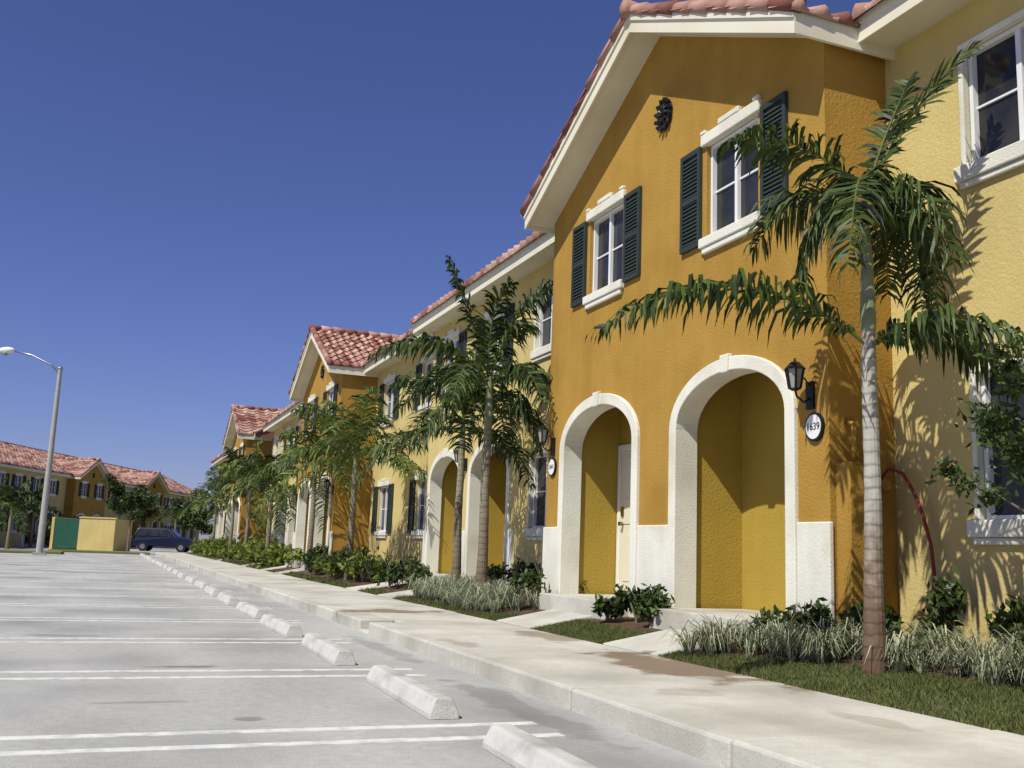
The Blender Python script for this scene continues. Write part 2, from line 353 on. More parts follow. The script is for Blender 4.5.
# ------------------------------------------------------------ palms
RV=Vector((r0.x,r0.y,0)); DV=Vector((math.sin(psi),math.cos(psi),0))
def frond(m,pts,ll,n,droop,wd=0.012,mi=0,ri=1,rr=0.014):
    P=[Vector(p) for p in pts]
    def bez(t):
        a=(1-t);return P[0]*a**3+P[1]*3*a*a*t+P[2]*3*a*t*t+P[3]*t**3
    K=[bez(i/14) for i in range(15)]
    m.tube(K,[rr*(1-0.85*i/14) for i in range(15)],5,ri)
    for i in range(n):
        t=0.08+0.92*(i+random.random()*.8)/n; p=bez(min(t,1)); tg=(bez(min(1,t+.02))-bez(t-.02)).normalized()
        sd=tg.cross(Vector((0,0,1)))
        if sd.length<0.15: sd=Vector((1,0,0))
        sd.normalize(); upv=sd.cross(tg)
        prof=max(0.3,min(1.0,(t*3.4)))*(1.0 if t<.6 else 1-(t-.6)/.4*0.55)
        for s in (-1,1):
            if random.random()<.05: continue
            l=ll*prof*random.uniform(.7,1.12); lift=random.uniform(-.45,.6)
            d=(sd*s*1.0+tg*random.uniform(.3,1.0)+upv*lift).normalized(); dr=droop*random.uniform(.5,1.5)
            q1=p+d*l*.42; d2=(d+Vector((0,0,-dr*random.uniform(.7,1.2)))).normalized(); q2=q1+d2*l*.33
            d3=(d2+Vector((0,0,-dr*random.uniform(.8,1.5)))).normalized(); q3=q2+d3*l*.3
            wv=(tg*0.8+upv*random.uniform(-.6,.6)).normalized()*wd*random.uniform(.75,1.15)
            m.add([p-wv*.5,p+wv*.5,q1-wv,q1+wv,q2-wv*.8,q2+wv*.8,q3],[(0,1,3,2),(2,3,5,4),(4,5,6)],mi)
def palm(name,x,y,h,r=0.1,fronds=None,n=12,FL=1.6,ll=0.5,droop=0.8,seed=1,nl=42,matn='palm',lean=(0,0),shaft=0.55,wd=0.014,low=0,tm='ptrunk2'):
    random.seed(seed); z=gz(x) if 4.7<x<7 else 0.0
    m=MB(); K=[];R=[]
    nn=40
    for i in range(nn+1):
        t=i/nn; K.append((lean[0]*t*t+.006*math.sin(t*9+seed),lean[1]*t*t,h*t-0.05)); R.append(r*(1.0+0.45*math.exp(-t*9)-0.3*t)+random.uniform(-.002,.003))
    m.tube(K,R,14,0)
    top=Vector(K[-1]); rs=R[-1]
    m.tube([top-Vector((0,0,.02)),top+Vector((0,0,.08)),top+Vector((0,0,shaft*.6)),top+Vector((0,0,shaft))],[rs*1.0,rs*1.15,rs*.85,rs*.4],12,1)
    if fronds:
        for (oh,pp,l2,dr) in fronds:
            o=Vector((lean[0],lean[1],oh)); 
            ps=[o]+[o+RV*a+DV*b+Vector((0,0,c)) for a,b,c in pp]
            L_=sum((ps[i+1]-ps[i]).length for i in range(3))
            frond(m,ps,l2,int(nl*(.55+.25*L_)),dr,wd=wd,mi=2,ri=3)
    else:
        for k in range(n):
            az=k*2.39996+random.uniform(-.3,.3); t=k/max(1,n-1)
            el=math.radians(84-(84-low)*t+random.uniform(-8,8)); l=FL*random.uniform(.8,1.15)
            o=top+Vector((0,0,shaft*(0.95-0.35*t)))
            hz=Vector((math.cos(az),math.sin(az),0)); d=hz*math.cos(el)+Vector((0,0,math.sin(el)))
            sag=(0.15+0.6*math.cos(el))*l
            p1=o+d*l*.35; p2=o+d*l*.72-Vector((0,0,sag*.3))+hz*l*.08; p3=o+d*l*.92+hz*l*.14-Vector((0,0,sag))
            frond(m,[o,p1,p2,p3],ll,nl,droop,wd=wd,mi=2,ri=3)
    return m.build(name,[tm,'shaft',matn,'rachis'],loc=(x,y,z),smooth=False)
NF=[(3.75,[(.25,.05,.6),(.6,.05,1.05),(1.0,.1,1.45)],.28,.2),
    (3.75,[(.2,.15,.6),(.4,.25,.95),(.5,.3,1.2)],.26,.2),
    (3.75,[(-.35,-.1,.38),(-.85,-.2,.5),(-1.18,-.3,.3)],.42,.7),
    (3.6,[(-.2,.25,.4),(-.45,.5,.45),(-.75,.7,-.1)],.5,1.0),
    (3.65,[(.3,.15,.35),(.5,.3,.1),(.6,.4,-.7)],.48,1.1),
    (3.6,[(-.15,-.3,.4),(-.28,-.6,.15),(-.4,-.7,-.65)],.48,1.1),
    (3.6,[(.12,-.35,.35),(.3,-.6,.1),(.38,-.7,-.6)],.46,1.1),
    (3.6,[(.25,.3,.3),(.45,.7,.2),(.5,.9,-.4)],.46,1.0),
    (3.55,[(.35,-.05,.2),(.55,-.1,-.1),(.5,-.1,-.85)],.42,1.1),
    (3.55,[(-.3,.05,.25),(-.5,.1,0),(-.52,.1,-.75)],.42,1.1),
    (2.5,[(-.6,-.25,.42),(-1.5,-.6,.55),(-2.2,-.8,-.12)],.48,1.4),
    (2.5,[(.35,-.1,.25),(.8,-.1,.22),(1.15,-.1,-.35)],.44,1.3),
    (2.5,[(.1,-.4,.2),(.5,-.8,.2),(.9,-1.0,-.25)],.44,1.3)]
palm('palm_tree',5.5,6.2,2.7,r=0.076,fronds=NF,seed=3,nl=78,shaft=0.95,wd=0.018,tm='ptrunk')
NF2=[(3.4,[(-.25,.1,.9),(-.5,.1,1.6),(-.75,.1,2.05)],.45,.5),
     (3.4,[(-.1,-.1,.9),(.05,-.1,1.4),(.3,-.2,1.6)],.45,.5),
     (3.4,[(.2,-.1,.9),(.6,-.1,1.6),(1.15,-.2,1.65)],.58,.8),
     (3.4,[(.1,.3,.9),(.3,.6,1.3),(.6,.9,1.1)],.58,.8),
     (3.35,[(-.5,-.1,.7),(-1.1,-.2,.9),(-1.8,-.3,.4)],.58,.9),
     (3.3,[(-.5,.3,.4),(-1.0,.5,.4),(-1.5,.7,-.3)],.58,1.0),
     (3.3,[(.4,.2,.5),(.8,.3,.5),(1.1,.4,-.2)],.58,1.0),
     (3.3,[(.3,-.4,.5),(.6,-.8,.4),(.8,-1.1,-.3)],.58,1.0),
     (3.3,[(-.2,-.5,.5),(-.4,-1.0,.4),(-.5,-1.3,-.4)],.58,1.0),
     (3.2,[(.1,.5,.2),(.2,1.0,0),(.3,1.3,-.8)],.58,1.0),
     (3.2,[(.4,-.1,.2),(.7,-.2,-.1),(.8,-.2,-.9)],.55,1.1),
     (3.2,[(-.4,-.2,.2),(-.8,-.4,-.1),(-1.0,-.5,-.9)],.58,1.1)]
palm('palm_tree',5.4,14.6,2.8,r=0.085,fronds=NF2,seed=5,shaft=.8,nl=66,wd=.022)
palm('palm_tree',5.6,16.4,2.5,r=0.08,n=11,FL=1.75,ll=.55,seed=6,shaft=.6,nl=52,wd=.022,low=0)
palm('palm_tree',5.4,23.6,2.5,r=0.085,n=15,FL=2.3,ll=.65,seed=8,nl=46,matn='palmy',wd=.024,low=5)
palm('palm_tree',5.4,28.6,2.7,r=0.085,n=12,FL=2.1,ll=.65,seed=9,nl=42,matn='palmy',wd=.026,low=5)
for i,yy in enumerate([36.5,42.5,48,56]):
    palm('palm_tree',5.4,yy,2.4+0.3*(i%3),r=0.085,n=12,FL=2.1,ll=.65,seed=20+i,nl=30,matn='palmy' if i%2 else 'palm',wd=.04,low=5)
random.seed(11)
def leafy_tree(name,x,y,h,cr,nleaf,size,matn,z=None,tr=0.03):
    z=gz(x) if z is None else z
    m=MB(); m.tube([(0,0,0),(0.02,0.01,h*.35),(-0.02,0.02,h*.65),(0.01,0,h)],[tr,tr*.85,tr*.6,tr*.3],8,1)
    for k in range(13):
        a=k*2.4+random.uniform(-.3,.3); h0=h*(0.5+0.45*k/13); l=cr*random.uniform(.6,1.0)
        e=Vector((math.cos(a)*l,math.sin(a)*l,h0+l*random.uniform(.2,.8)))
        b=Vector((0,0,h0)); mid=(b+e)/2+Vector((0,0,.05*l))
        m.tube([b,mid,e],[tr*.4,tr*.25,tr*.1],5,1)
        for q in (0.55,0.8,1.0):
            p=b.lerp(e,q); leafcloud(m,p.x,p.y,p.z,cr*.3,cr*.3,cr*.24,nleaf//39,size,0,.2)
    return m.build(name,[matn,'bark'],loc=(x,y,z))
leafy_tree('young_tree',5.92,5.0,1.95,0.62,2800,0.038,'leafd',tr=0.026)

# ------------------------------------------------------------ buildings
EAVE=5.57; SL=0.4286; SLG=0.5; OH=0.45; OHS=0.14
class Bld:
    def __init__(s,name,loc,rot=0,per=0.28):
        s.root=empty(name,loc,rot); s.per=per
        s.P={k:MB() for k in ['wall_mustard','wall_pale','porch_walls','trim','fascia','roof_tiles','roof_under','window_frames','glass','shutters','doors','lanterns','porch_slab']}
    def finish(s):
        mm={'wall_mustard':['mustard'],'wall_pale':['pale'],'porch_walls':['niche'],'trim':['trim'],'fascia':['fascia'],'roof_tiles':['tile'],'roof_under':['rooff'],'window_frames':['frame'],'glass':['glass'],'shutters':['shutter'],'doors':['door','brass'],'lanterns':['iron','lglass','signw'],'porch_slab':['concrete']}
        for k,m in s.P.items():
            if m.v: m.build(k,mm[k],parent=s.root,smooth=(k=='roof_tiles'),bevel={'trim':0.012,'porch_slab':.01}.get(k,0))
    def tiles(s,o,e,u,W,L_,nrm):
        m=s.P['roof_tiles']; o=Vector(o);e=Vector(e);u=Vector(u);nrm=Vector(nrm)
        per=s.per; cl=0.36; na=max(1,int(round(W/per))); nc=max(1,int(round(L_/cl))); pw=W/na; cc=L_/nc
        prof=[(0,0.0),(0.12,0.045),(0.3,0.07),(0.48,0.045),(0.6,0.0),(0.8,-0.012),(1.0,0.0)]
        if per>0.4: prof=[(0,0),(0.3,0.08),(0.6,0),(1,0)]
        for i in range(na):
            for j in range(nc):
                dz=random.uniform(-.006,.006); vs=[]
                for (t,hh) in prof: vs.append(o+e*(i+t)*pw+u*(j*cc-0.04)+nrm*(hh+0.035+dz))
                for (t,hh) in prof: vs.append(o+e*(i+t)*pw+u*((j+1)*cc)+nrm*(hh+0.0+dz))
                n=len(prof); fs=[(k,k+1,n+k+1,n+k) for k in range(n-1)]
                if j==0:
                    for (t,hh) in prof: vs.append(o+e*(i+t)*pw+u*(-0.04)+nrm*(-0.02))
                    fs+=[(2*n+k,2*n+k+1,k+1,k) for k in range(n-1)]
                m.add(vs,fs)
    def cap(s,p,q,r=0.1):
        p=Vector(p);q=Vector(q); L_=(q-p).length; n=max(1,int(L_/0.38)); d=(q-p)/n
        for i in range(n):
            a=p+d*i-d*0.08; b=p+d*(i+1); j=Vector((random.uniform(-.008,.008),random.uniform(-.008,.008),random.uniform(-.008,.008)))
            s.P['roof_tiles'].tube([a+j,b+j],[r*1.12,r*0.86],10,0,True)
    def window(s,d,yc,z0,w,h,kind='shut'):
        y0,y1=yc-w/2,yc+w/2; z1=z0+h; F=s.P['window_frames']; G=s.P['glass']; T=s.P['trim']
        G.add([(d+.11,y0,z0),(d+.11,y1,z0),(d+.11,y1,z1),(d+.11,y0,z1)],[(0,1,2,3)])
        t=0.044; k=.004
        F.box(d+.05,d+.108,y0+k,y0+t,z0+k,z1-k); F.box(d+.05,d+.108,y1-t,y1-k,z0+k,z1-k)
        F.box(d+.05,d+.108,y0+t,y1-t,z0+k,z0+t); F.box(d+.05,d+.108,y0+t,y1-t,z1-t,z1-k)
        F.box(d+.06,d+.106,yc-.026,yc+.026,z0+t,z1-t)
        for (a,b) in ((y0+t,yc-.026),(yc+.026,y1-t)):
            F.box(d+.09,d+.109,a,b,(z0+z1)/2-.01,(z0+z1)/2+.01)
        if kind=='shut':
            T.box(d-.05,d+.045,y0-.07,y1+.07,z1-k,z1+.13)
            T.box(d-.055,d+.0,yc-.2,yc+.2,z1+.132,z1+.2)
            for a in (y0-.07,y1-.03): T.box(d-.058,d+.0,a,a+.1,z1+.132,z1+.175)
            T.box(d-.07,d+.045,y0-.07,y1+.07,z0-.11,z0+k)
            T.box(d-.05,d+.0,y0-.03,y1+.03,z0-.18,z0-.112)
            for sd in (-1,1):
                a=yc+sd*(w/2+.09+.21)-.21; b=a+.42; H=s.P['shutters']; zz0,zz1=z0-.05,z1+.02
                H.box(d-.045,d-.004,a,a+.05,zz0,zz1); H.box(d-.045,d-.004,b-.05,b,zz0,zz1)
                for zz in (zz0,(zz0+zz1)/2-.03,zz1-.06): H.box(d-.045,d-.004,a+.05,b-.05,zz,zz+.06)
                H.box(d-.012,d-.004,a+.05,b-.05,zz0+.06,zz1-.06)
                n=22
                for i in range(n):
                    z=zz0+.07+(zz1-zz0-.15)*i/n
                    if abs(z-(zz0+zz1)/2)<.04: continue
                    H.hexa([(d-.042,a+.05,z),(d-.036,a+.05,z-.004),(d-.036,b-.05,z-.004),(d-.042,b-.05,z),(d-.02,a+.05,z+.04),(d-.014,a+.05,z+.036),(d-.014,b-.05,z+.036),(d-.02,b-.05,z+.04)])
        else:
            T.box(d-.03,d+.045,y0-.05,y1+.05,z1-k,z1+.06); T.box(d-.03,d+.045,y0-.05,y0+k,z0+k,z1-k); T.box(d-.03,d+.045,y1-k,y1+.05,z0+k,z1-k)
            T.box(d-.07,d+.045,y0-.1,y1+.1,z0-.14,z0+k); T.box(d-.045,d,y0-.06,y1+.06,z0-.2,z0-.142)
        return [(y0,z0),(y1,z0),(y1,z1),(y0,z1)]
    def arch_pts(s,c,a,zs,r,zb=-.5,n=22):
        return [(c-a,zb)]+[(c-a*math.cos(math.pi*i/n),zs+r*math.sin(math.pi*i/n)) for i in range(n+1)]+[(c+a,zb)]
    def arch(s,d,c,a=1.0,zs=2.0,r=.53,tw=.15,door=False):
        i_=s.arch_pts(c,a,zs,r); o_=s.arch_pts(c,a+tw,zs,r+tw); n=len(i_)
        T=s.P['trim']; vs=[(d-.045,y,z) for y,z in i_]+[(d-.045,y,z) for y,z in o_]+[(d+.25,y,z) for y,z in i_]+[(d+.01,y,z) for y,z in o_]
        fs=[]
        for k in range(n-1): fs+=[(k,k+1,n+k+1,n+k),(k,2*n+k,2*n+k+1,k+1),(n+k,n+k+1,3*n+k+1,3*n+k)]
        T.add(vs,fs)
        kz=zs+r+tw
        T.hexa([(d-.065,c-.06,kz-.17),(d-.0,c-.06,kz-.17),(d-.0,c+.06,kz-.17),(d-.065,c+.06,kz-.17),(d-.065,c-.085,kz+.03),(d-.0,c-.085,kz+.03),(d-.0,c+.085,kz+.03),(d-.065,c+.085,kz+.03)])
        Q=s.P['porch_walls']; D=.9; hw=a+.05; zt=2.75
        f0=d+.248
        Q.add([(f0,c-hw,-.5),(d+D,c-hw,-.5),(d+D,c-hw,zt),(f0,c-hw,zt)],[(0,1,2,3)])
        Q.add([(f0,c+hw,-.5),(d+D,c+hw,-.5),(d+D,c+hw,zt),(f0,c+hw,zt)],[(0,1,2,3)])
        Q.add([(d+D,c-hw,-.5),(d+D,c+hw,-.5),(d+D,c+hw,zt),(d+D,c-hw,zt)],[(0,1,2,3)])
        Q.add([(f0,c-hw,zt),(d+D,c-hw,zt),(d+D,c+hw,zt),(f0,c+hw,zt)],[(0,1,2,3)])
        ins=s.arch_pts(c,a+.001,zs,r,zb=zs-.3)
        out=[(c-hw,zs-.3)]+ins+[(c+hw,zs-.3),(c+hw,zt),(c-hw,zt)]
        tri=tessellate_polygon([[Vector((y,z,0)) for y,z in out]]); Q.add([(f0-.002,y,z) for y,z in out],[tuple(t) for t in tri])
        for sg in (-1,1):
            Q.add([(f0-.002,c+sg*a,-.5),(f0-.002,c+sg*hw,-.5),(f0-.002,c+sg*hw,zs-.3),(f0-.002,c+sg*a,zs-.3)],[(0,1,2,3)])
        s.P['porch_slab'].box(d-.35,d+D-.01,c-a+.004,c+a-.004,-.45,0)
        if door:
            R=s.P['doors']; x=d+D; dc=c+hw-.56
            T.box(x-.05,x-.002,dc-.55,dc-.46,0,2.14); T.box(x-.05,x-.002,dc+.46,dc+.55,0,2.14); T.box(x-.05,x-.002,dc-.46,dc+.46,2.05,2.14)
            R.box(x-.03,x-.003,dc-.455,dc+.455,.01,2.045)
            for (pz0,pz1) in ((.2,.85),(1.0,1.35),(1.45,1.95)):
                for (pa,pb) in ((-.36,-.05),(.05,.36)): R.box(x-.042,x-.031,dc+pa,dc+pb,pz0,pz1)
            R.tube([(x-.1,dc+.38,1.0),(x-.03,dc+.38,1.0)],[.032,.02],10,1)
            R.box(x-.05,x-.03,dc+.34,dc+.42,1.1,1.24,1)
    def lantern(s,d,y,z,num=None,sy=-.22):
        m=s.P['lanterns']
        m.box(d-.03,d,y-.05,y+.05,z-.16,z+.1)
        m.tube([(d-.02,y,z-.05),(d-.09,y,z-.1),(d-.17,y,z-.05),(d-.19,y,z+.02)],.011,6)
        m.tube([(d-.02,y,z+.05),(d-.08,y,z+.13),(d-.15,y,z+.1),(d-.19,y,z+.28)],.009,6)
        cx=d-.19; 
        def ring(zz,r,n=6): return [(cx+r*math.cos(2*math.pi*k/n),y+r*math.sin(2*math.pi*k/n),zz) for k in range(n)]
        def loft(z0,ra,z1,rb,mi):
            vs=ring(z0,ra)+ring(z1,rb); m.add(vs,[(k,(k+1)%6,6+(k+1)%6,6+k) for k in range(6)]+[(5,4,3,2,1,0),(6,7,8,9,10,11)],mi)
        loft(z-.0,.03,z+.02,.06,0); loft(z+.022,.05,z+.2,.082,1)
        for k in range(6):
            a=2*math.pi*k/6; m.tube([(cx+.056*math.cos(a),y+.056*math.sin(a),z+.02),(cx+.088*math.cos(a),y+.088*math.sin(a),z+.2)],.011,5)
        loft(z+.2,.11,z+.27,.04,0); loft(z+.271,.02,z+.31,.008,0)
        if num:
            yy=y+sy; zz=z-.33
            for (r,x0,x1,mi) in ((.125,.03,0,0),(.105,.036,.031,2)):
                n=28; v0=[(d-x0,yy+r*math.cos(2*math.pi*k/n),zz+r*1.08*math.sin(2*math.pi*k/n)) for k in range(n)]
                v1=[(d-x1,p[1],p[2]) for p in v0]; m.add(v0+v1,[tuple(range(n-1,-1,-1))]+[(k,(k+1)%n,n+(k+1)%n,n+k) for k in range(n)],mi)
            cu=bpy.data.curves.new('t','FONT'); cu.body=num; cu.size=.095; cu.align_x='CENTER'; cu.align_y='CENTER'; cu.extrude=.001
            ob=bpy.data.objects.new('t',cu); SC.collection.objects.link(ob); bpy.context.view_layer.update()
            me=bpy.data.meshes.new_from_object(ob.evaluated_get(bpy.context.evaluated_depsgraph_get())); bpy.data.objects.remove(ob)
            m.add([(d-.039-v.co.z,yy-v.co.x,zz+v.co.y) for v in me.vertices],[tuple(p.vertices) for p in me.polygons],0)
    def roof_eave(s,y0,y1,de,ye0=0,ye1=0,dz=0):
        F=s.P['fascia']; top=EAVE+.2; zr=top+SL*(5.75-de)+dz
        a,b=y0-ye0,y1+ye1
        F.box(de,de+.035,a,b,EAVE-.04,EAVE+.19)
        F.box(de-.02,de-.001,a,b,EAVE+.13,EAVE+.2)
        F.box(de+.036,de+OH+.3,a+.002,b-.002,EAVE+.0,EAVE+.03)
        run=5.75-de; ln=math.hypot(run,zr-top); u=Vector((run,0,zr-top))/ln; nr=Vector((-u.z,0,u.x))
        s.tiles((de-.05,a,top),(0,1,0),u,b-a,ln,nr)
        R=s.P['roof_under']; R.add([(de,a,top-.01),(de,b,top-.01),(5.75,b,zr-.01),(5.75,a,zr-.01)],[(0,1,2,3)])
        for y in (a,b): R.add([(de+.04,y,EAVE),(de+.04,y,top-.01),(5.75,y,zr-.01),(5.75,y,EAVE)],[(0,1,2,3)])
        for y in (a,b): s.cap((de+.02,y,top+.05),(5.75,y,zr+.05),.085)
        R.add([(5.75,a,zr-.01),(5.75,b,zr-.01),(11.5,b,EAVE+.1),(11.5,a,EAVE+.1)],[(0,1,2,3)])
        s.cap((5.75,a,zr+.03),(5.75,b,zr+.03),.12)
    def gable(s,y0,w=6.3,doors=(False,True),num=None,back=4.4,medal=True):
        W=s.P['wall_mustard']; c1,c2=y0+1.6,y0+4.65; ap=EAVE+SLG*w/2
        A=s.arch_pts(c1,1.04,2.0,.57); B=s.arch_pts(c2,1.04,2.0,.57)
        out=[(y0,-.5)]+A+B+[(y0+w,-.5),(y0+w,EAVE),(y0+w/2,ap),(y0,EAVE)]
        h1=s.window(0,y0+1.55,4.12,.98,1.12); h2=s.window(0,y0+4.55,4.12,.98,1.12)
        W.wall(out,[h1,h2],0,.2)
        for y in (y0,y0+w): W.add([(0,y,-.5),(1.2,y,-.5),(1.2,y,EAVE+.1),(0,y,EAVE)],[(0,1,2,3)])
        s.arch(0,c1,door=doors[0]); s.arch(0,c2,door=doors[1])
        T=s.P['trim']
        for a,b in ((y0-.02,c1-1.152),(c1+1.152,c2-1.152),(c2+1.152,y0+w+.02)): T.box(-.03,.02,a,b,-.5,.92)
        top=.2; F=s.P['fascia']; hw=w/2+OHS; yc=y0+w/2; lnr=math.hypot(hw,hw*SLG)
        for sg in (-1,1):
            ye=yc+sg*hw; ze=ap-SLG*hw
            u=Vector((0,-sg*hw,hw*SLG))/lnr; nr=Vector((0,sg*u.z,abs(u.y)))
            dl=back+OH
            s.tiles((-OH-.06,ye,ze+top),(1,0,0),u,dl+.06,lnr,nr)
            R=s.P['roof_under']; R.add([(-OH,ye,ze+top-.01),(back,ye,ze+top-.01),(back,yc,ap+top-.01),(-OH,yc,ap+top-.01)],[(0,1,2,3)])
            p0=(ye,ze); p1=(yc,ap)
            def prism(x0,x1,dz0,dz1,cut=0): 
                q0=(p0[0]-sg*cut,p0[1]+cut*SLG)
                F.hexa([(x0,q0[0],q0[1]+dz0),(x1,q0[0],q0[1]+dz0),(x1,p1[0],p1[1]+dz0),(x0,p1[0],p1[1]+dz0),(x0,q0[0],q0[1]+dz1),(x1,q0[0],q0[1]+dz1),(x1,p1[0],p1[1]+dz1),(x0,p1[0],p1[1]+dz1)])
            prism(-OH,-OH+.035,-.05,.185); prism(-OH-.022,-OH-.001,.11,.188); prism(-OH+.038,-.002,0.0,.03,.04)
            F.box(-OH+.037,1.2,min(ye-.001,ye-sg*.035),max(ye-.001,ye-sg*.035),ze-.045,ze+.18)
            yw=yc+sg*w/2
            F.add([(0,ye-sg*.036,ze+.012),(1.2,ye-sg*.036,ze+.012),(1.2,yw,EAVE+.002),(0,yw,EAVE+.002)],[(0,1,2,3)])
            s.cap((-OH+.02,ye,ze+top+.05),(-OH+.02,yc,ap+top+.05),.085)
        s.cap((-OH-.05,yc,ap+top+.06),(back-.6,yc,ap+top+.06),.11)
        if medal:
            m=s.P['lanterns']; cy,cz=y0+2.98,6.0
            n=24
            m.add([(-.04,cy+.15*math.cos(2*math.pi*k/n),cz+.17*math.sin(2*math.pi*k/n)) for k in range(n)]+[(-.001,cy+.17*math.cos(2*math.pi*k/n),cz+.19*math.sin(2*math.pi*k/n)) for k in range(n)],[tuple(range(n-1,-1,-1))]+[(k,(k+1)%n,n+(k+1)%n,n+k) for k in range(n)],0)
            for k in range(12):
                a=2*math.pi*k/12; b=a+.26; m.tube([(-.03,cy+.13*math.cos(a),cz+.15*math.sin(a)),(-.05,cy+.165*math.cos(b),cz+.2*math.sin(b)),(-.02,cy+.175*math.cos(b+.1),cz+.215*math.sin(b+.1))],[.02,.03,.012],7)
            for k in range(10):
                a=2*math.pi*k/10; m.tube([(-.045,cy+.03*math.cos(a),cz+.035*math.sin(a)),(-.065,cy+.08*math.cos(a),cz+.09*math.sin(a)),(-.045,cy+.12*math.cos(a),cz+.14*math.sin(a))],[.008,.022,.008],6)
            m.tube([(-.03,cy,cz),(-.075,cy,cz)],[.035,.025],10)
        s.lantern(0,y0+.24,2.12,num,sy=-.06)
        s.lantern(0,y0+w-.22,2.12,num and '1641',sy=-.0)
    def fwd(s,y0,w=5.4,d=.75):
        W=s.P['wall_pale']; c1,c2=y0+1.35,y0+4.05
        A=s.arch_pts(c1,1.04,2.0,.57); B=s.arch_pts(c2,1.04,2.0,.57)
        out=[(y0,-.5)]+A+B+[(y0+w,-.5),(y0+w,EAVE),(y0,EAVE)]
        h=[s.window(d,y0+1.35,4.05,.98,1.1),s.window(d,y0+4.05,4.05,.98,1.1)]
        W.wall(out,h,d,d+.2)
        for y in (y0+.001,y0+w-.001): W.add([(d,y,-.5),(d+.6,y,-.5),(d+.6,y,EAVE+.1),(d,y,EAVE)],[(0,1,2,3)])
        s.arch(d,c1,door=False); s.arch(d,c2,door=True)
        T=s.P['trim']
        for a,b in ((y0-.02,c1-1.152),(c1+1.152,c2-1.152),(c2+1.152,y0+w+.02)): T.box(d-.03,d+.02,a,b,-.5,.92)
        s.lantern(d,y0+2.7,2.3)
    def rec(s,y0,w,d=.75,shut=False):
        W=s.P['wall_pale']; h=[]
        cs=[]
        if w>7: cs=[1.5,w/2,w-1.5]
        elif w>4: cs=[1.3,w-1.5]
        elif w>2.5: cs=[w/2+.3]
        for c in cs:
            h.append(s.window(d,y0+c,4.05,1.05,1.1,'shut' if shut else 'flat')); h.append(s.window(d,y0+c,.95,1.05,1.25,'shut' if shut else 'flat'))
        W.wall([(y0,-.5),(y0+w,-.5),(y0+w,EAVE),(y0,EAVE)],h,d,d+.15)
        if w>2.5:
            F=s.P['fascia']; yy=y0+.12
            F.box(d-.07,d-.002,yy-.04,yy+.04,-.05,EAVE-.25)
            F.hexa([(d-.07,yy-.04,EAVE-.25),(d-.002,yy-.04,EAVE-.25),(d-.002,yy+.04,EAVE-.25),(d-.07,yy+.04,EAVE-.25),(d-.4,yy-.04,EAVE),(d-.33,yy-.04,EAVE),(d-.33,yy+.04,EAVE),(d-.4,yy+.04,EAVE)])
    def body(s,y0,y1,de=.3):
        W=s.P['wall_pale']; 
        for y in (y0+.05,y1-.05):
            zr=EAVE+SL*(5.6-de)
            W.add([(1.2,y,-.5),(11,y,-.5),(11,y,EAVE),(5.75,y,zr),(1.2,y,EAVE)],[(0,1,2,3,4)])
        W.add([(11,y0,-.5),(11,y1,-.5),(11,y1,EAVE),(11,y0,EAVE)],[(0,1,2,3)])
        W.add([(1.95,y0,-.5),(1.95,y1,-.5),(1.95,y1,EAVE),(1.95,y0,EAVE)],[(0,1,2,3)])
def run(name,loc,rot,segs,per,nums=None):
    B=Bld(name,loc,rot,per); y=0; gi=0; ro=[]
    for sg in segs:
        k,w=sg[0],sg[1]; de=.3
        if k=='g': B.gable(y,w,num=(nums and nums.get(gi))); gi+=1; de=None
        elif k=='f': B.fwd(y,w)
        elif k=='r': B.rec(y,w)
        elif k=='s': B.rec(y,w,.75,True)
        elif k=='t': B.rec(y,w,1.05,True); de=.6
        ro.append([y,y+w,de]); y+=w
    for i,r in enumerate(ro):
        if r[2] is None: r[2]=ro[i-1][2] if i>0 else ro[i+1][2]
    mer=[]
    for r in ro:
        if mer and mer[-1][2]==r[2]: mer[-1][1]=r[1]
        else: mer.append(list(r))
    for i,r in enumerate(mer):
        B.roof_eave(r[0],r[1],r[2],.3 if i==0 or mer[i-1][2]>r[2] else -.31,.3 if i==len(mer)-1 or mer[i+1][2]>r[2] else -.31)
    B.body(0,y); B.finish(); return B
run('townhouse_building',(6,-7.9,.5),0,[('g',6.3),('r',8.9),('g',6.3),('r',3.1),('f',5.4),('t',6.5),('g',6.3),('r',3.1),('f',5.4),('r',3.0)],.28,{1:'1639'})
run('townhouse_building',(6,50.0,.5),0,[('g',6.3),('s',8.0),('f',5.4),('r',1.0)],.56)
run('townhouse_building',(11,124,.2),math.radians(157),[('r',1),('f',5.4),('s',8),('g',6.3),('s',8),('g',6.3),('r',1),('f',5.4),('s',8),('g',6.3),('r',1),('f',5.4),('s',8),('g',6.3)],.56)

e=empty('electric_meter_box',(0,0,0))
m=MB(); m.box(6.06,6.34,7.10,7.298,0.62,1.95); m.box(6.04,6.36,7.08,7.099,0.65,1.92); m.build('cabinet',['mustard'],e,bevel=.006)
m=MB(); m.tube([(6.2,7.21,1.95),(6.2,7.21,2.3),(6.2,7.29,2.35)],.025,8); m.tube([(6.2,7.21,.3),(6.2,7.21,.63)],.025,8); m.build('conduit',['mustard'],e,smooth=True)
m=MB(); m.tube([(6.56,7.3,1.78),(6.56,7.24,1.78)],.085,20); m.build('meter_base',['mustard'],e); 
m=MB(); m.tube([(6.56,7.24,1.78),(6.56,7.2,1.78)],[.07,.055],20); m.build('meter_glass',['mustard'],e)
m=MB()
m.tube([(6.5,7.24,1.8),(6.55,7.17,1.92),(6.6,7.05,1.88),(6.62,6.95,1.72),(6.63,6.85,1.5),(6.64,6.78,1.25),(6.64,6.75,1.0),(6.62,6.74,.7),(6.6,6.73,.38)],.016,8); m.build('garden_hose',['hose'],None,smooth=True)

